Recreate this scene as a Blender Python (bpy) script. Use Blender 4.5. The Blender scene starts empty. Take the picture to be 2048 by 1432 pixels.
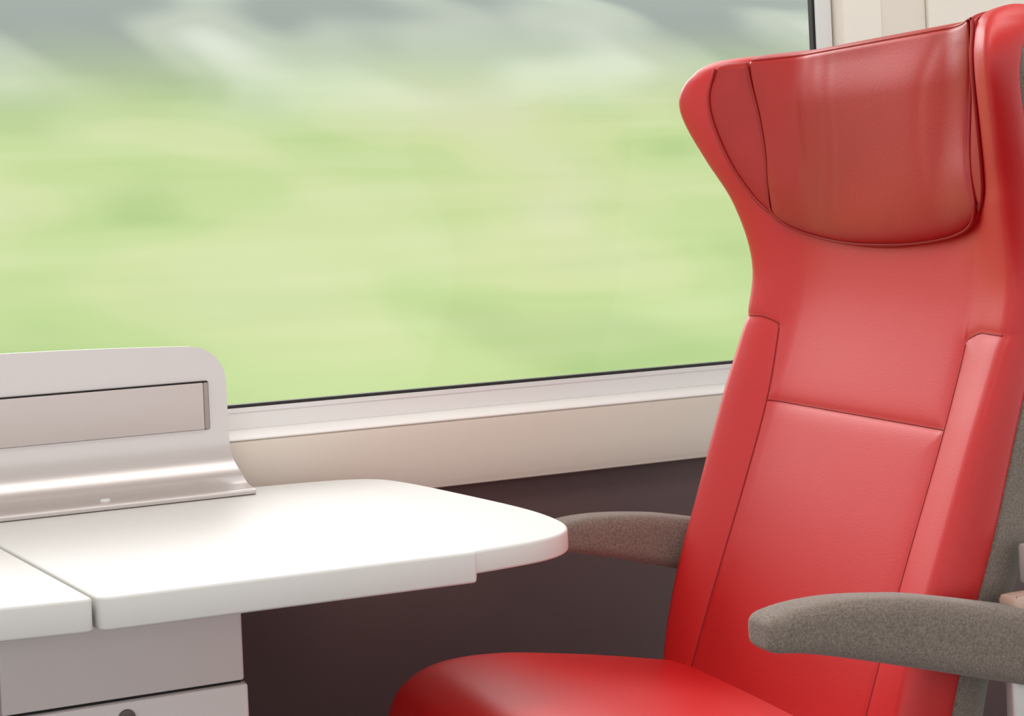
import bpy, bmesh, math
from mathutils import Vector, Matrix

# ------------------------------------------------------------------ helpers
def srgb(r,g,b):
    def f(c):
        c/=255.0
        return c/12.92 if c<=0.04045 else ((c+0.055)/1.055)**2.4
    return (f(r),f(g),f(b),1.0)

def mat(name,col,rough=0.5,noise=None,bump=None,spec=0.5,coat=0.0,sheen=0.0,metal=0.0,coat_rough=0.3):
    m=bpy.data.materials.new(name); m.use_nodes=True
    nt=m.node_tree; b=nt.nodes['Principled BSDF']
    b.inputs['Base Color'].default_value=col
    b.inputs['Roughness'].default_value=rough
    b.inputs['Metallic'].default_value=metal
    b.inputs['Specular IOR Level'].default_value=spec
    b.inputs['Coat Weight'].default_value=coat
    b.inputs['Coat Roughness'].default_value=coat_rough
    b.inputs['Sheen Weight'].default_value=sheen
    tc=nt.nodes.new('ShaderNodeTexCoord')
    if noise:
        sc,col2,detail=noise
        n=nt.nodes.new('ShaderNodeTexNoise'); n.inputs['Scale'].default_value=sc
        n.inputs['Detail'].default_value=detail
        nt.links.new(tc.outputs['Object'],n.inputs['Vector'])
        r=nt.nodes.new('ShaderNodeValToRGB')
        r.color_ramp.elements[0].position=0.35; r.color_ramp.elements[0].color=col
        r.color_ramp.elements[1].position=0.65; r.color_ramp.elements[1].color=col2
        nt.links.new(n.outputs['Fac'],r.inputs['Fac'])
        nt.links.new(r.outputs['Color'],b.inputs['Base Color'])
    if bump:
        n2=nt.nodes.new('ShaderNodeTexNoise'); n2.inputs['Scale'].default_value=bump[0]
        n2.inputs['Detail'].default_value=4
        nt.links.new(tc.outputs['Object'],n2.inputs['Vector'])
        bp=nt.nodes.new('ShaderNodeBump'); bp.inputs['Strength'].default_value=bump[1]
        bp.inputs['Distance'].default_value=bump[2]
        nt.links.new(n2.outputs['Fac'],bp.inputs['Height'])
        nt.links.new(bp.outputs['Normal'],b.inputs['Normal'])
    return m

def mk(name,verts,faces,mats,smooth=True,mi=None,angle=None):
    me=bpy.data.meshes.new(name); me.from_pydata([tuple(v) for v in verts],[],faces)
    bm=bmesh.new(); bm.from_mesh(me)
    bmesh.ops.recalc_face_normals(bm,faces=bm.faces); bm.to_mesh(me); bm.free()
    for m in (mats if isinstance(mats,(list,tuple)) else [mats]): me.materials.append(m)
    for i,p in enumerate(me.polygons):
        p.use_smooth=smooth and len(p.vertices)<=4
        if mi: p.material_index=mi[i]
    if smooth and angle:
        me.set_sharp_from_angle(angle=math.radians(angle))
    o=bpy.data.objects.new(name,me); bpy.context.collection.objects.link(o)
    return o

def empty(name,loc,label,cat,group=None):
    o=bpy.data.objects.new(name,None); o.location=loc; o.empty_display_size=0.1
    bpy.context.collection.objects.link(o)
    o['label']=label; o['category']=cat
    return o

def par(child,parent):
    child.parent=parent
    loc=Vector((0,0,0)); p=parent
    while p: loc+=p.location; p=p.parent
    child.location=child.location-loc if child.type!='EMPTY' else child.location
    return child

def interp(keys,x):
    ks=keys
    if x<=ks[0][0]: return ks[0][1]
    if x>=ks[-1][0]: return ks[-1][1]
    for i in range(len(ks)-1):
        if x<=ks[i+1][0]: break
    x0,y0=ks[i]; x1,y1=ks[i+1]
    def sl(j):
        if j<=0: return (ks[1][1]-ks[0][1])/(ks[1][0]-ks[0][0])
        if j>=len(ks)-1: return (ks[-1][1]-ks[-2][1])/(ks[-1][0]-ks[-2][0])
        return (ks[j+1][1]-ks[j-1][1])/(ks[j+1][0]-ks[j-1][0])
    h=x1-x0; t=(x-x0)/h; m0=sl(i)*h; m1=sl(i+1)*h
    return (2*t**3-3*t*t+1)*y0+(t**3-2*t*t+t)*m0+(-2*t**3+3*t*t)*y1+(t**3-t*t)*m1

def sstep(a,b,x):
    t=max(0.0,min(1.0,(x-a)/(b-a))); return t*t*(3-2*t)

def crv(pts,n):
    out=[]
    for i in range(len(pts)-1):
        p0=Vector(pts[max(i-1,0)]);p1=Vector(pts[i]);p2=Vector(pts[i+1]);p3=Vector(pts[min(i+2,len(pts)-1)])
        for k in range(n):
            t=k/n
            out.append(0.5*((2*p1)+(-p0+p2)*t+(2*p0-5*p1+4*p2-p3)*t*t+(-p0+3*p1-3*p2+p3)*t**3))
    out.append(Vector(pts[-1])); return out

def round_poly(pts,seg=8):
    out=[]; n=len(pts)
    for i,p in enumerate(pts):
        r=p[2]; ex=p[3] if len(p)>3 else 0
        P=Vector(p[:2]); A=Vector(pts[i-1][:2]); B=Vector(pts[(i+1)%n][:2])
        if r<=0: out.append((P.x,P.y,ex)); continue
        da=(A-P); db=(B-P); la=da.length; lb=db.length
        da.normalize(); db.normalize()
        d=min(r,la*0.48,lb*0.48)
        s=P+da*d; e=P+db*d
        for k in range(seg+1):
            t=k/seg
            q=s*(1-t)**2+P*2*t*(1-t)+e*t*t
            out.append((q.x,q.y,ex))
    return out

def prism(name,outline,h0,h1,r,mapf,m,seg=5,angle=None):
    n=len(outline)
    area=sum(outline[i][0]*outline[(i+1)%n][1]-outline[(i+1)%n][0]*outline[i][1] for i in range(n))
    if area<0: outline=outline[::-1]
    P=[Vector(o[:2]) for o in outline]; E=[o[2] for o in outline]
    N=[]
    for i in range(n):
        a=(P[i]-P[i-1]); b=(P[(i+1)%n]-P[i])
        if a.length<1e-9:a=b
        if b.length<1e-9:b=a
        a=a.normalized(); b=b.normalized()
        na=Vector((-a.y,a.x)); nb=Vector((-b.y,b.x)); nn=(na+nb)
        if nn.length<1e-6: nn=na
        nn.normalize(); c=max(0.5,nn.dot(na)); N.append(nn/c)
    verts=[];rings=[]
    def ring(ins,hf):
        st=len(verts)
        for i in range(n):
            q=P[i]+N[i]*ins; verts.append(mapf(q.x,q.y,hf(i)))
        rings.append(st)
    for k in range(seg+1):
        th=k/seg*math.pi/2
        ring(r*(1-math.sin(th)),lambda i,th=th:h0+E[i]+r*(1-math.cos(th)))
    for k in range(seg+1):
        th=math.pi/2-k/seg*math.pi/2
        ring(r*(1-math.sin(th)),lambda i,th=th:h1-r*(1-math.cos(th)))
    faces=[]
    for a,b in zip(rings[:-1],rings[1:]):
        for i in range(n):
            j=(i+1)%n; faces.append((a+i,a+j,b+j,b+i))
    faces.append(tuple(rings[0]+i for i in range(n))[::-1])
    faces.append(tuple(rings[-1]+i for i in range(n)))
    o=mk(name,verts,faces,m,True,angle=angle or 60)
    return o

def box(name,x0,x1,y0,y1,z0,z1,m,bev=0.002):
    pts=round_poly([(x0,y0,bev),(x1,y0,bev),(x1,y1,bev),(x0,y1,bev)],3)
    return prism(name,pts,z0,z1,min(bev,(z1-z0)*0.4),lambda a,b,h:(a,b,h),m,seg=2,angle=40)

def tube_data(path,rad,verts,faces,seg=8,closed=False):
    n=len(path); st0=len(verts)
    for i in range(n):
        a=Vector(path[i-1 if (i>0 or closed) else 0]); b=Vector(path[(i+1)%n if (i<n-1 or closed) else n-1])
        t=(b-a)
        t=t.normalized() if t.length>1e-9 else Vector((0,0,1))
        ref=Vector((1,0,0)) if abs(t.x)<0.9 else Vector((0,0,1))
        u=t.cross(ref).normalized(); v=t.cross(u).normalized()
        for k in range(seg):
            an=2*math.pi*k/seg
            verts.append(Vector(path[i])+u*rad*math.cos(an)+v*rad*math.sin(an))
    cnt=0
    for i in range(n if closed else n-1):
        a=st0+i*seg; b=st0+((i+1)%n)*seg
        for k in range(seg):
            l=(k+1)%seg; faces.append((a+k,a+l,b+l,b+k)); cnt+=1
    return cnt

# ------------------------------------------------------------------ materials
m_red=mat('red_leather',srgb(196,14,16),0.47,noise=(3.0,srgb(202,20,21),2),bump=(420,0.22,0.0008),spec=0.6,coat=0.2,coat_rough=0.42)
m_redc=mat('cushion_leather',srgb(222,14,18),0.42,noise=(3.0,srgb(226,18,22),2),bump=(420,0.2,0.0007),spec=0.55,coat=0.3,coat_rough=0.36)
m_red2=mat('headrest_leather',srgb(168,24,20),0.46,noise=(7.0,srgb(178,29,24),2),bump=(260,0.22,0.0010),spec=0.5,coat=0.1,coat_rough=0.4)
m_seam=mat('seam_thread',srgb(140,10,15),0.6)
m_pipe=mat('piping_leather',srgb(158,18,18),0.42)
m_fab=mat('grey_fabric',srgb(113,102,94),0.95,noise=(480,srgb(145,132,122),4),bump=(900,0.5,0.0012),spec=0.15,sheen=0.25)
m_white=mat('table_laminate',srgb(222,221,218),0.45,bump=(300,0.02,0.0003))
m_pink=mat('warm_grey_plastic',srgb(213,204,202),0.34,bump=(200,0.03,0.0003),spec=0.6,coat=0.2,coat_rough=0.2)
m_sat=mat('satin_console',srgb(210,203,201),0.28,spec=0.7,metal=0.55)
m_pinkd=mat('warm_grey_lid',srgb(200,190,187),0.36,metal=0.35)
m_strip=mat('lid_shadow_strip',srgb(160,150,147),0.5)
m_cream=mat('cream_panel',srgb(231,222,210),0.45,bump=(120,0.03,0.0004))
m_ledge=mat('white_ledge',srgb(250,249,246),0.35)
m_pillar=mat('cream_pillar',srgb(240,233,222),0.5)
m_bead=mat('window_bead',srgb(230,230,229),0.4)
m_dark=mat('dark_gasket',srgb(40,38,38),0.6)
m_wall=mat('dark_wall_panel',srgb(90,69,70),0.6,noise=(4,srgb(96,74,74),2))
m_black=mat('gap_black',srgb(15,13,13),0.8)
m_floor=mat('floor_carpet',srgb(70,66,66),0.95,noise=(90,srgb(90,84,82),4))
m_ceil=mat('ceiling_panel',srgb(235,232,226),0.7)
m_metal=mat('brushed_metal',srgb(205,203,201),0.4,metal=0.5)
m_lock=mat('lock_metal',srgb(96,88,86),0.4,metal=0.6)
m_tan=mat('tan_plastic',srgb(196,168,154),0.45)

# ------------------------------------------------------------------ camera
TH=math.atan(0.4125); RHO=0.045; F=3297.0; EYE=1.10
fwd=Vector((math.sin(TH),math.cos(TH),0)); R=Vector((math.cos(TH),-math.sin(TH),0)); U=Vector((0,0,1))
cx=R*math.cos(RHO)-U*math.sin(RHO); cy=R*math.sin(RHO)+U*math.cos(RHO); cz=-fwd
M=Matrix(((cx.x,cy.x,cz.x,0),(cx.y,cy.y,cz.y,0),(cx.z,cy.z,cz.z,EYE),(0,0,0,1)))
cam=bpy.data.cameras.new('camera'); co=bpy.data.objects.new('camera',cam)
bpy.context.collection.objects.link(co); co.matrix_world=M
cam.sensor_width=36; cam.lens=F/2048*36; cam.shift_y=-307/2048; cam.clip_start=0.05; cam.clip_end=500
bpy.context.scene.camera=co

# ------------------------------------------------------------------ seat
C=1.705
seat=empty('train_seat',(1.15,C,0),'red leather high-backed train seat with winged headrest and grey fabric armrests','seat')
XC=[(0.40,0.973),(0.49,1.008),(0.70,1.092),(0.826,1.143),(0.95,1.190),(1.03,1.206),(1.12,1.213),(1.285,1.217)]
XE=[(0.40,0.978),(0.47,0.994),(0.54,1.008),(0.62,1.032),(0.70,1.063),(0.83,1.112),(0.93,1.153),(1.0,1.170),(1.086,1.157),(1.150,1.130),(1.205,1.109),(1.235,1.105),(1.258,1.113),(1.272,1.126),(1.285,1.146)]
WW=[(0.40,0.255),(0.56,0.262),(0.83,0.270),(0.98,0.273),(1.04,0.281),(1.10,0.298),(1.15,0.318),(1.19,0.333),(1.220,0.3405),(1.240,0.3405),(1.258,0.335),(1.272,0.325),(1.285,0.308)]
RX=[(0.40,0.041),(0.70,0.039),(0.83,0.034),(0.9,0.030),(1.0,0.026),(1.10,0.022),(1.19,0.019),(1.235,0.022),(1.262,0.028),(1.285,0.034)]
RYK=[(0.4,0.018),(1.0,0.018),(1.15,0.014),(1.285,0.013)]
def RYf(z): return interp(RYK,z)
NB=[(0.40,0.004),(0.60,0.010),(0.95,0.012),(1.08,0.0)]
HF=[(0.40,0.190),(0.65,0.187),(0.826,0.191),(0.918,0.204)]
HN=[(0.40,0.185),(0.65,0.180),(0.826,0.181),(0.918,0.177)]
def hs(z,sg=1): return interp(HF if sg>0 else HN,z)
ZS=0.918; ZH=0.826
def zup(e):
    return ZS+0.002+0.014*sstep(-0.02,0.035,e)
def seam_d(dy,z):
    sg=1 if dy>=0 else -1
    ay=abs(dy); d=1.0
    if z<=ZS: d=min(d,abs(ay-hs(z,sg)))
    else: d=min(d,math.hypot(ay-hs(ZS,sg),z-ZS))
    if ay>=hs(ZS,sg): d=min(d,abs(z-zup(ay-hs(ZS,sg))))
    if ay<=hs(ZH,sg): d=min(d,abs(z-ZH))
    return d
def gfun(u,z):
    t=sstep(0.93,1.12,z)
    lo=sstep(0.66,1.03,u); hi=sstep(0.46,1.03,u)
    return lo*(1-t)+hi*t
PF=0.0042
def S(dy,z):
    w=interp(WW,z)-RYf(z); u=min(1.0,abs(dy)/w)
    xc=interp(XC,z); xe=interp(XE,z)
    if dy<0: xe+=interp(NB,z)
    x=xc-(xc-xe)*gfun(u,z)-0.0025
    d=seam_d(dy,z)
    fade=1-sstep(0.93,1.05,z)
    x-=PF*(1-math.exp(-d/0.009))*max(fade,0.0)+PF*(1-fade)
    return x

NU=260; NA=10
NZ=300
zs=[0.40+(1.268-0.40)*i/NZ for i in range(NZ+1)]
verts=[];faces=[];mi=[]
def section(z,al=0.0,dz=0.0):
    RY=RYf(z); w=interp(WW,z)-RY; rx=interp(RX,z); xc=interp(XC,z)
    rn=rx-0.5*interp(NB,z)+0.001
    pts=[]
    xeP=S(w,z); xeN=S(-w,z)
    def back(u):
        xe,rr=(xeP,rx) if u>=0 else (xeN,rn)
        t=sstep(0.0,0.6,1-abs(u)); return (xe+2*rr)*(1-t)+(xc+0.045)*t
    def side(a):
        ca,sa=math.cos(a),math.sin(a); p=0.76
        return (math.copysign(abs(sa)**p,sa),abs(ca)**p)
    for i in range(NU+1):
        u=-1+2*i/NU; x=S(u*w,z); xm=0.5*(x+back(u))
        pts.append((x*(1-al)+xm*al,C+u*w,z+dz))
    for k in range(1,NA):
        a=-math.pi/2+math.pi*k/NA; sx,sy=side(a)
        x=xeP+rx+rx*sx; xm=xeP+rx; y=w+RY*sy
        pts.append((x*(1-al)+xm*al,C+(y*(1-al)+w*al),z+dz))
    for i in range(41):
        u=1-2*i/40; xf=S(u*w,z); x=back(u); xm=0.5*(xf+x)
        pts.append((x*(1-al)+xm*al,C+u*w,z+dz))
    for k in range(1,NA):
        a=math.pi/2-math.pi*k/NA; sx,sy=side(a)
        x=xeN+rn+rn*sx; xm=xeN+rn; y=-(w+RY*sy)
        pts.append((x*(1-al)+xm*al,C+(y*(1-al)-w*al),z+dz))
    return pts
secs=[section(z) for z in zs]
for k in range(1,9):
    th=k/8*math.pi/2
    secs.append(section(1.268+0.012*math.sin(th),(1-math.cos(th))*0.98,0.008*math.sin(th)))
n=len(secs[0])
for s in secs: verts+=s
for r in range(len(secs)-1):
    for i in range(n):
        j=(i+1)%n; faces.append((r*n+i,r*n+j,(r+1)*n+j,(r+1)*n+i)); mi.append(0)
faces.append(tuple(range(n))[::-1]); mi.append(0)
faces.append(tuple((len(secs)-1)*n+i for i in range(n))); mi.append(0)
def seam(path,off=0.0003):
    p=[(S(dy,z)-off,C+dy,z) for dy,z in path]
    c=tube_data(p,0.0010,verts,faces,6); mi.extend([1]*c)
for sg in (-1,1):
    L=(0.256-hs(ZS,sg))
    seam([(sg*hs(0.42+(ZS-0.42)*i/60,sg),0.42+(ZS-0.42)*i/60) for i in range(61)]+[(sg*(hs(ZS,sg)+L*i/24),zup(L*i/24)) for i in range(1,25)])
seam([(-hs(ZH,-1)+(hs(ZH,-1)+hs(ZH,1))*i/60,ZH) for i in range(61)])
back_o=mk('backrest',verts,faces,[m_red,m_seam],True,mi)
back_o['label']='red leather backrest with stitched seams and side wings'
par(back_o,seat)

# grey shell behind the pad
verts=[];faces=[]
def shell(z):
    w=interp(WW,z)-0.002; rx=interp(RX,z); xe=interp(XE,z)-0.007; xc=interp(XC,z)
    f=xe+2*rx-0.009; b=max(xc+0.12,f+0.08)
    if z>1.0: b=max(xc+0.10,f+0.07)
    p=[(f+0.006,w),(b-0.05,w-0.004),(b-0.02,w-0.02),(b,w-0.06),(b,-w+0.06),(b-0.02,-w+0.02),(b-0.05,-w+0.004),(f+0.006,-w)]
    q=[]
    N=24
    for i in range(N+1):
        u=-1+2*i/N; t=sstep(0.0,0.6,1-abs(u))
        q.append((f*(1-t)+(xc+0.03)*t,u*(w-0.006)))
    return [(x,C+y,z) for x,y in q+p]
zz=[0.44+(1.248-0.44)*i/80 for i in range(81)]
ss=[]
for z in zz:
    s=shell(max(z,0.40))
    ss.append([(a,b,z) for a,b,_ in s])
n=len(ss[0])
for s in ss: verts+=s
for r in range(len(ss)-1):
    for i in range(n):
        j=(i+1)%n; faces.append((r*n+i,r*n+j,(r+1)*n+j,(r+1)*n+i))
faces.append(tuple(range(n))[::-1]); faces.append(tuple((len(ss)-1)*n+i for i in range(n)))
sh=mk('seat_shell',verts,faces,m_fab,True,angle=50); sh['label']='grey woven fabric rear shell'
par(sh,seat)

# headrest : underlay with side flaps + main cushion
def pad(name,hw,zb,ztop,T,mt,P=150,Q=120,pw=8,base=0.0,folds=False,zf=1.270):
    verts=[];faces=[];mi=[]
    def pt(p,q):
        zbv=zb(p); z=zbv+(ztop-zbv)*q
        dy=p*hw(z,1 if p>0 else -1)
        zz=min(z,1.262)
        e=max(0.0,1-abs(p)**pw)**0.5
        eq=max(0.0,1-(1-q)**(pw*1.7))**0.5
        x=S(dy,zz)-base*min(1,e*3)*min(1,eq*3)-T*e*eq*(1-0.45*sstep(0.7,1.0,q))
        if folds:
            w=e*eq*sstep(0.02,0.3,q)*(1-sstep(0.88,1.0,q))
            x+=w*(0.0012*math.sin(p*4.5+0.9*math.sin(q*3)+0.6))
            for c0,bend,amp,wd_ in ((0.50,0.10,0.0013,0.045),(0.34,0.14,0.0010,0.040),(0.70,0.06,0.0008,0.035),(-0.55,-0.10,0.0010,0.06)):
                cc=c0+bend*(q-0.5)**2*2
                x+=w*amp*math.exp(-((p-cc)/wd_)**2)*(1-(2*q-1.1)**2*0.6)
        if z>zf:
            t=min(1,(z-zf)/(ztop-zf)); x+=(T+base+0.012)*(1-math.sqrt(max(0,1-t*t)))
        if e<=0 or eq<=0: x+=0.003
        return (x,C+dy,z)
    def ps(i):
        t=-1+2*i/P; return math.sin(t*math.pi/2)
    def qs(j):
        t=j/Q; return 0.5-0.5*math.cos(t*math.pi)
    for j in range(Q+1):
        for i in range(P+1): verts.append(pt(ps(i),qs(j)))
    for j in range(Q):
        for i in range(P):
            a=j*(P+1)+i; faces.append((a,a+1,a+P+2,a+P+1)); mi.append(0)
    def edge(p,q):
        zbv=zb(p); z=zbv+(ztop-zbv)*q; dy=p*hw(z,1 if p>0 else -1)
        x=S(dy,min(z,1.262))-0.0025-base
        return (x,C+dy,z)
    qm=(zf+0.003-zb(1))/(ztop-zb(1))
    path=[edge(-1,qm*(1-k/50)) for k in range(50)]+[edge(-1+2*k/100,0) for k in range(101)]+[edge(1,qm*k/50) for k in range(1,51)]
    for _ in range(8):
        path=[path[0]]+[tuple((path[i-1][k]+2*path[i][k]+path[i+1][k])/4 for k in range(3)) for i in range(1,len(path)-1)]+[path[-1]]
    c=tube_data(path,0.0022,verts,faces,8); mi+= [1]*c
    if folds:
        path=[]
        for k in range(81):
            p=-0.985+1.97*k/80; x,y,z=pt(p,(zf+0.006-zb(p))/(ztop-zb(p))); path.append((x-0.0004,y,z))
        c=tube_data(path,0.0016,verts,faces,8); mi+=[1]*c
    return mk(name,verts,faces,[mt,m_pipe],True,mi)
under=pad('headrest_flaps',lambda z,s:interp([(1.02,0.13),(1.05,0.19),(1.08,0.230),(1.11,0.250),(1.14,0.264),(1.18,0.276),(1.22,0.283),(1.25,0.282),(1.29,0.272)],z),
          lambda p:1.028+0.045*abs(p)**3,1.281,0.006,m_red2,pw=14)
def chw(z,s):
    a=interp([(1.02,0.210),(1.06,0.217),(1.10,0.216),(1.15,0.217),(1.20,0.224),(1.25,0.233),(1.29,0.238)],z)
    b=interp([(1.02,0.205),(1.06,0.214),(1.10,0.206),(1.15,0.193),(1.20,0.196),(1.25,0.220),(1.29,0.248)],z)
    return a if s>0 else b
cush=pad('headrest',chw,lambda p:1.030+0.026*abs(p)**2.4+0.016*abs(p)**10,1.289,0.027,m_red2,base=0.005,pw=4.0,folds=True,zf=1.274)
cush['label']='darker red leather headrest cushion with piping'
under['label']='darker red leather flaps on the headrest wings'
par(cush,seat); par(under,seat)

# seat cushion
verts=[];faces=[]
top=[(0.60,0.455),(0.604,0.485),(0.620,0.513),(0.655,0.533),(0.70,0.539),(0.76,0.536),(0.83,0.525),(0.90,0.512),(0.97,0.497),(1.03,0.484),(1.08,0.474)]
sec=[(v.x,v.y) for v in crv(top+[(1.09,0.44),(1.07,0.40),(0.9,0.385),(0.7,0.385),(0.625,0.40),(0.604,0.425),(0.60,0.455)],6)][:-1]
W=0.268; r=0.050
ys=[]
for k in range(15): ys.append(-W+r*(1-math.cos(k/14*math.pi/2)))
ys+= [(-W+r)+ (2*W-2*r)*k/40 for k in range(1,40)]
ys+= [-v for v in ys[:15][::-1]]
cxm,czm=0.85,0.455
n=len(sec)
for y in ys:
    t=max(0,(abs(y)-(W-r))/r); e=r*(1-math.sqrt(max(0,1-t*t)))
    for (x,z_) in sec:
        crown=0.005*(1-(y/W)**2) if z_>0.46 else 0
        verts.append((cxm+(x-cxm)*(1-e/0.245),C+y,czm+(z_+crown-czm)*(1-e/0.085)))
for r_ in range(len(ys)-1):
    for i in range(n):
        j=(i+1)%n; faces.append((r_*n+i,r_*n+j,(r_+1)*n+j,(r_+1)*n+i))
faces.append(tuple(range(n))[::-1]); faces.append(tuple((len(ys)-1)*n+i for i in range(n)))
sc=mk('seat_cushion',verts,faces,m_redc,True); sc['label']='red leather seat cushion with rounded front'
par(sc,seat)

# armrests (lofted along the length, blunt rounded tip)
ZTP=[(0.80,0.682),(0.825,0.689),(0.85,0.6940),(0.88,0.6960),(0.91,0.6955),(0.95,0.692),(1.0,0.685),(1.12,0.658),(1.22,0.633)]
ZBT=[(0.80,0.656),(0.85,0.650),(0.906,0.637),(0.994,0.613),(1.116,0.579),(1.22,0.551)]
def armrest(y0,dx,dz,x0,thin=0.0):
    verts=[];faces=[]; K=32
    x1=1.21; st=[]
    RT=0.013
    for k in range(0,13):
        th=k/12*math.pi/2; st.append((x0+RT*(1-math.cos(th)),math.sin(th)**0.7))
    for k in range(1,31): st.append((x0+RT+(x1-x0-RT)*k/30,1.0))
    for x,s in st:
        zt_=interp(ZTP,x); zb_=interp(ZBT,x)+thin; zc=0.5*(zt_+zb_); hz=0.5*(zt_-zb_)
        hy=0.026*(0.5+0.5*s)
        hz*=(0.5+0.5*s)
        for i in range(K):
            a=2*math.pi*i/K; ca,sa=math.cos(a),math.sin(a); pw=0.5
            verts.append((x+dx,y0+hy*math.copysign(abs(ca)**pw,ca),zc+hz*math.copysign(abs(sa)**pw,sa)+dz))
    for r_ in range(len(st)-1):
        for i in range(K):
            j=(i+1)%K; faces.append((r_*K+i,r_*K+j,(r_+1)*K+j,(r_+1)*K+i))
    faces.append(tuple(range(K))[::-1]); faces.append(tuple((len(st)-1)*K+i for i in range(K)))
    o=mk('armrest',verts,faces,m_fab,True,angle=70)
    o['label']='grey woven fabric armrest'; par(o,seat); return o
armrest(1.402,0,0,0.817); armrest(2.012,0.03,-0.016,0.790,0.002)
for yy in (1.402,2.012):
    o=box('armrest_hinge',1.120,1.26,yy-0.010,yy+0.02,0.645,0.667,m_tan,0.006); o['label']='tan plastic hinge cover'; par(o,seat)
    o=box('armrest_bracket',1.122,1.24,yy+0.0,yy+0.018,0.40,0.59,m_metal,0.006); o['label']='light metal armrest bracket'; par(o,seat)
    o=box('recline_cover',1.154,1.24,yy+0.004,yy+0.026,0.672,0.715,m_metal,0.004); o['label']='light metal side cover'; par(o,seat)
o=box('seat_base',0.68,1.18,1.49,1.92,0.30,0.39,m_black,0.01); par(o,seat)
o=box('seat_pedestal',0.86,1.06,1.60,1.81,0.0,0.31,m_metal,0.01); par(o,seat)

# ------------------------------------------------------------------ table
table=empty('folding_table',(0.26,1.9,0),'white folding table with warm grey window console and pedestal cabinet','table')
idm=lambda a,b,h:(a,b,h)
ZT=0.735
tip=[(v.x,v.y) for v in crv([(0.6150,1.6345),(0.66,1.6410),(0.698,1.6495),(0.728,1.666),(0.748,1.693),(0.758,1.733),(0.758,1.80),(0.746,1.88),(0.716,2.019),(0.698,2.09),(0.676,2.145),(0.640,2.173),(0.59,2.186),(0.52,2.195)],6)]
base=round_poly([(0.124,2.20,0.0,0),(0.2245,1.643,0.014,0),(0.6125,1.6310,0.0,0)],8)
outl=[p for p in base[:-1]]+[(0.6110,1.6310,0),(0.6130,1.6316,0.0005),(0.6140,1.6328,0.003)]
for i,(x,y) in enumerate(tip): outl.append((x,y,0.0085*(1-sstep(1.9,2.15,y))))
o=prism('tabletop',outl,ZT-0.033,ZT,0.003,idm,m_white,seg=4,angle=40); par(o,table)
left=[(-0.32,1.70,0.01),(0.1,1.661,0.0),(0.2205,1.6445,0.012),(0.1205,2.20,0.005),(-0.32,2.20,0.01)]
o=prism('table_leaf',round_poly(left,6),ZT-0.033,ZT,0.003,idm,m_white,seg=4,angle=40); par(o,table)

# console
XR=0.486; XL=-0.24
prof=[(2.133,0.7365),(2.134,0.7425),(2.15,0.743),(2.168,0.743),(2.184,0.7455),(2.199,0.754),(2.210,0.768),(2.217,0.784),(2.2215,0.802),(2.224,0.83),(2.225,0.86),(2.226,0.895),(2.227,0.925)]
pv=crv(prof,6)
verts=[];faces=[]
NX=90
def zt(x): return 0.012*(1-((x-0.12)/0.37)**2)
for v in pv:
    y,z=v.x,v.y
    if z<0.80: xr=XR+0.013*(1-sstep(0.740,0.785,z))
    elif z>0.877:
        t=min(1,(z-0.877)/0.048); xr=XR-0.046+0.046*math.sqrt(max(0,1-t*t))
    else: xr=XR
    xl=XL-(xr-XR)
    for i in range(NX+1):
        s=-1+2*i/NX; s=math.sin(s*math.pi/2)
        x=0.5*(xl+xr)+0.5*(xr-xl)*s
        verts.append((x,y,z+zt(x)*sstep(0.86,0.92,z)))
m_=len(pv)
for r_ in range(m_-1):
    for i in range(NX):
        a=r_*(NX+1)+i; faces.append((a,a+1,a+NX+2,a+NX+1))
con=mk('window_console',verts,faces,m_sat,True); con['label']='satin warm grey moulded upright panel with curved foot'
md=con.modifiers.new('s','SOLIDIFY'); md.thickness=0.008; md.offset=1
md=con.modifiers.new('b','BEVEL'); md.width=0.002; md.segments=3; md.limit_method='ANGLE'; md.angle_limit=math.radians(50)
par(con,table)
def xzbox(name,x0,x1,z0,z1,y0,y1,mt,bev,rc):
    ol=round_poly([(x0,z0,rc),(x1,z0,rc),(x1,z1,rc),(x0,z1,rc)],5)
    return prism(name,ol,y0,y1,bev,lambda a,b,h:(a,h,b),mt,seg=3,angle=40)
lid=xzbox('console_lid_shadow_gap',-0.215,0.4605,0.8150,0.8805,2.2205,2.2245,m_black,0.0004,0.003); par(lid,table)  # black plate standing in for the shadow gap around the lid
lid=xzbox('console_lid',-0.213,0.4530,0.8155,0.8785,2.2185,2.2240,m_pinkd,0.001,0.002); lid['label']='warm grey flush lid strip'; par(lid,table)
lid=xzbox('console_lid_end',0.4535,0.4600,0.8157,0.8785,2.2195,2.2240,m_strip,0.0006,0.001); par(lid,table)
ol=[(0.309+0.0065*math.cos(a*math.pi/12),2.162+0.0065*math.sin(a*math.pi/12),0) for a in range(24)]
o=prism('screw_cap',ol,0.7420,0.7455,0.001,idm,m_bead,seg=3); par(o,table)

# pedestal cabinet
PX0,PX1,PY=0.138,0.388,1.752
body=box('pedestal',PX0+0.004,PX1-0.004,PY+0.012,2.20,0.0,0.701,m_pink,0.004); par(body,table)
up=box('pedestal_panel',PX0,PX1,PY,PY+0.014,0.6035,0.700,m_pink,0.003); par(up,table)
o=box('pedestal_gap',PX0+0.003,PX1-0.003,PY+0.005,PY+0.0125,0.598,0.606,m_black,0.0005); par(o,table)
door=box('door',PX0-0.001,PX1+0.003,PY-0.003,PY+0.012,0.05,0.6005,m_pink,0.003); par(door,table)
ol=[(0.262+0.009*math.cos(a*math.pi/12),0.584+0.009*math.sin(a*math.pi/12),0) for a in range(24)]
lk=prism('door_lock',ol,PY-0.0055,PY-0.002,0.0008,lambda a,b,h:(a,h,b),m_lock,seg=3)
lk['label']='small round dark metal lock'
lk.parent=door; lk.location=Vector((0,0,0))

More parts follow.
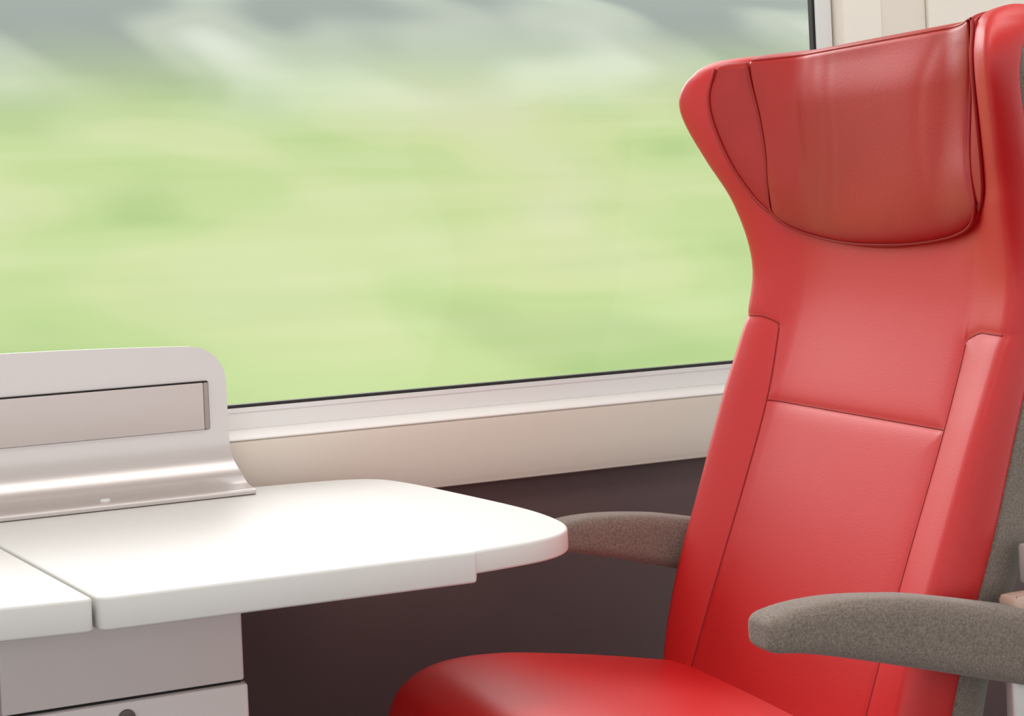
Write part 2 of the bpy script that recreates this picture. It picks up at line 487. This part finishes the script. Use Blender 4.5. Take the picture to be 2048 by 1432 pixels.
# ------------------------------------------------------------------ structure
def extr_x(name,profile,x0,x1,mt,angle=35):
    n=len(profile); v=[(x0,y,z) for y,z in profile]+[(x1,y,z) for y,z in profile]
    f=[(i,(i+1)%n,n+(i+1)%n,n+i) for i in range(n)]+[tuple(range(n))[::-1],tuple(range(n,2*n))]
    o=mk(name,v,f,mt,True,angle=angle); o['kind']='structure'; return o
sill=extr_x('trim_1',[(2.264,0.693),(2.260,0.695),(2.259,0.700),(2.257,0.706),(2.2555,0.74),(2.2555,0.782),(2.2565,0.788),(2.260,0.7905),(2.33,0.7905),(2.33,0.693)],-1.6,3.0,m_cream)
sill['label']='cream window sill panel'
led=extr_x('trim_5',[(2.2555,0.7907),(2.2555,0.7925),(2.258,0.7955),(2.264,0.797),(2.288,0.802),(2.33,0.802),(2.33,0.7907)],-1.6,3.0,m_ledge)
led['label']='white window ledge'
w=box('wall_back',-1.6,3.0,2.285,2.36,0.0,0.693,m_wall,0.001); w['kind']='structure'
w=box('wall_upper',-1.6,3.0,2.262,2.36,1.70,2.2,m_cream,0.002); w['kind']='structure'
w=box('wall_left',-1.6,-0.95,2.262,2.36,0.801,1.70,m_cream,0.002); w['kind']='structure'
for i,(a,b,yy,mm) in enumerate([(1.527,1.600,2.258,m_pillar),(1.602,1.690,2.262,m_cream),(1.692,3.0,2.256,m_pillar)]):
    w=box('trim_%d'%(i+2),a,b,yy,2.36,0.802,1.70,mm,0.002); w['kind']='structure'
f=box('floor',-1.6,3.0,-1.2,2.285,-0.06,0.0,m_floor,0.001); f['kind']='structure'
f=box('ceiling',-1.6,3.0,-1.2,2.262,2.20,2.26,m_ceil,0.001); f['kind']='structure'

win=bpy.data.objects.new('window_1',None); bpy.context.collection.objects.link(win); win.location=(0.3,2.3,0.8); win['kind']='structure'
def frame(name,x0,x1,z0,z1,t,y0,y1,mt):
    v=[];f=[]
    for y in (y0,y1):
        for (a,b) in ((x0,z0),(x1,z0),(x1,z1),(x0,z1)): v.append((a,y,b))
        for (a,b) in ((x0+t,z0+t),(x1-t,z0+t),(x1-t,z1-t),(x0+t,z1-t)): v.append((a,y,b))
    for i in range(4):
        j=(i+1)%4
        f.append((i,j,4+j,4+i)); f.append((8+i,8+j,12+j,12+i)); f.append((i,j,8+j,8+i)); f.append((4+i,4+j,12+j,12+i))
    o=mk(name,v,f,mt,False); return o
fr=frame('window_frame',-0.95,1.522,0.802,1.699,0.028,2.287,2.308,m_bead); par(fr,win)
fr2=frame('window_frame_inner',-0.926,1.498,0.826,1.675,0.006,2.2855,2.289,m_bead); par(fr2,win)
fr3=frame('window_seal',-0.956,1.528,0.796,1.701,0.010,2.300,2.306,m_dark); par(fr3,win)
g=frame('window_gasket',-0.922,1.494,0.8302,1.671,0.0060,2.291,2.302,m_dark); par(g,win)
gm=bpy.data.materials.new('window_glass'); gm.use_nodes=True; nt=gm.node_tree
for nn in list(nt.nodes):
    if nn.type!='OUTPUT_MATERIAL': nt.nodes.remove(nn)
tr=nt.nodes.new('ShaderNodeBsdfTransparent'); gl=nt.nodes.new('ShaderNodeBsdfGlossy'); gl.inputs['Roughness'].default_value=0.05
mx=nt.nodes.new('ShaderNodeMixShader'); mx.inputs[0].default_value=0.02
nt.links.new(tr.outputs[0],mx.inputs[1]); nt.links.new(gl.outputs[0],mx.inputs[2])
nt.links.new(mx.outputs[0],[x for x in nt.nodes if x.type=='OUTPUT_MATERIAL'][0].inputs['Surface'])
gv=[(-0.92,2.30,0.832),(1.492,2.30,0.832),(1.492,2.30,1.67),(-0.92,2.30,1.67)]
gp=mk('window_pane',gv,[(0,1,2,3)],gm,False); par(gp,win)

# ------------------------------------------------------------------ landscape : grassy hillside
hm=bpy.data.materials.new('hillside_grass'); hm.use_nodes=True; nt=hm.node_tree
b=nt.nodes['Principled BSDF']; b.inputs['Roughness'].default_value=1.0; b.inputs['Specular IOR Level'].default_value=0.0
tc=nt.nodes.new('ShaderNodeTexCoord')
def nz(scx,scz,detail,seed):
    mp=nt.nodes.new('ShaderNodeMapping'); mp.inputs['Scale'].default_value=(scx,0.0,scz); mp.inputs['Location'].default_value=(seed,seed*1.7,seed*0.6)
    nt.links.new(tc.outputs['Object'],mp.inputs['Vector'])
    n=nt.nodes.new('ShaderNodeTexNoise'); n.inputs['Scale'].default_value=1; n.inputs['Detail'].default_value=detail; n.inputs['Roughness'].default_value=0.4
    nt.links.new(mp.outputs[0],n.inputs['Vector']); return n
def ramp(src,stops):
    r=nt.nodes.new('ShaderNodeValToRGB'); r.color_ramp.interpolation='EASE'
    while len(r.color_ramp.elements)<len(stops): r.color_ramp.elements.new(0.5)
    for e,(p,c) in zip(r.color_ramp.elements,stops): e.position=p; e.color=c
    nt.links.new(src,r.inputs['Fac']); return r
def mixc(f,a,bb,blend='MIX'):
    m=nt.nodes.new('ShaderNodeMix'); m.data_type='RGBA'; m.blend_type=blend
    if isinstance(f,float): m.inputs['Factor'].default_value=f
    else: nt.links.new(f,m.inputs['Factor'])
    nt.links.new(a,m.inputs['A']); nt.links.new(bb,m.inputs['B']); return m.outputs['Result']
n1=nz(0.34,0.80,1.0,3.1); n2=nz(0.22,2.8,1.0,7.7); n3=nz(0.30,0.42,1.0,12.3)
grass=ramp(n1.outputs['Fac'],[(0.24,srgb(152,178,118)),(0.44,srgb(174,195,136)),(0.58,srgb(188,200,149)),(0.78,srgb(198,203,168))])
streak=ramp(n2.outputs['Fac'],[(0.28,srgb(166,188,132)),(0.50,srgb(184,199,148)),(0.72,srgb(198,206,166))])
g1=mixc(0.30,grass.outputs['Color'],streak.outputs['Color'])
misty_wood=ramp(n3.outputs['Fac'],[(0.36,srgb(142,151,146)),(0.50,srgb(172,181,168)),(0.66,srgb(202,209,198))])  # trees above the grass, with their haze mixed into the colour
sep=nt.nodes.new('ShaderNodeSeparateXYZ'); nt.links.new(tc.outputs['Object'],sep.inputs[0])
ad=nt.nodes.new('ShaderNodeMath'); ad.operation='MULTIPLY_ADD'; ad.inputs[1].default_value=1.0; nt.links.new(n3.outputs['Fac'],ad.inputs[0]); nt.links.new(sep.outputs['Z'],ad.inputs[2])
mr=nt.nodes.new('ShaderNodeMapRange'); mr.interpolation_type='SMOOTHSTEP'; mr.inputs['From Min'].default_value=2.7; mr.inputs['From Max'].default_value=5.2
nt.links.new(ad.outputs[0],mr.inputs['Value'])
fin=mixc(mr.outputs[0],g1,misty_wood.outputs['Color'])
nt.links.new(fin,b.inputs['Base Color'])
prof=[(6,-2.2),(12,-1.9),(18,-0.8),(22,0.6),(25,2.0),(28,3.6),(31,5.0),(36,6.4)]
verts=[];faces=[]
pp=crv(prof,8); NXX=150
for v in pp:
    for i in range(NXX+1):
        x=-50+150*i/NXX
        verts.append((x,v.x+0.3*math.sin(x*0.13+v.x*0.2),v.y+0.12*math.sin(x*0.15+v.x*0.4)*sstep(12,20,v.x)))
for r_ in range(len(pp)-1):
    for i in range(NXX):
        a=r_*(NXX+1)+i; faces.append((a,a+1,a+NXX+2,a+NXX+1))
hill=mk('hillside',verts,faces,hm,True); hill['label']='hazy bright green grassy hillside beyond the train window'; hill['category']='hillside'; hill['kind']='stuff'

# ------------------------------------------------------------------ light : overcast sky, plus a bright lobe added for seat highlights
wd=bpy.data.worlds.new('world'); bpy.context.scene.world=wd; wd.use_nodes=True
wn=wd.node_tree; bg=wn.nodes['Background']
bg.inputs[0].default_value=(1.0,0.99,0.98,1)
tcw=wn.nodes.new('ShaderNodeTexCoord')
dv=Vector((-0.03,0.87,0.46)).normalized()  # aim of the added sky lobe, set so the leather catches sheen
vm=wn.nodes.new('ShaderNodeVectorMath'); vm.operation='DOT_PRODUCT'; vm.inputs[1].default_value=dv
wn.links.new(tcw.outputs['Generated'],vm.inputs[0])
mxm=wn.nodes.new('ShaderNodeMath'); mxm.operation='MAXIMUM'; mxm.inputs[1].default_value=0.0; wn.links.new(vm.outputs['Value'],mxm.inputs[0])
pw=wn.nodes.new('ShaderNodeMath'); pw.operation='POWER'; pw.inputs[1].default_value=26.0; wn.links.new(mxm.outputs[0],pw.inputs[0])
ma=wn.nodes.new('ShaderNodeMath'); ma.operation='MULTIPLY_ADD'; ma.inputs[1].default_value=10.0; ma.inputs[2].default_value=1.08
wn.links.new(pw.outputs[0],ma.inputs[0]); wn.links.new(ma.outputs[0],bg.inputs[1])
sun=bpy.data.lights.new('sun','SUN'); sun.energy=0.6; sun.angle=math.radians(20); so=bpy.data.objects.new('sun',sun); bpy.context.collection.objects.link(so)
so.rotation_euler=Vector((0.15,0.62,-0.77)).to_track_quat('-Z','Y').to_euler(); so.location=(0,-5,8)
def area(name,loc,dirv,sx,sy,e,col=(1,0.975,0.95)):
    l=bpy.data.lights.new(name,'AREA'); l.shape='RECTANGLE'; l.size=sx; l.size_y=sy; l.energy=e; l.color=col
    o=bpy.data.objects.new(name,l); bpy.context.collection.objects.link(o); o.location=loc
    o.rotation_euler=Vector(dirv).to_track_quat('-Z','Y').to_euler(); return o
area('ceiling_light',(0.7,1.3,2.18),(0,0,-1),2.4,0.5,14)
sc_=bpy.context.scene
sc_.view_settings.view_transform='Standard'; sc_.view_settings.look='None'
sc_.view_settings.exposure=0.0
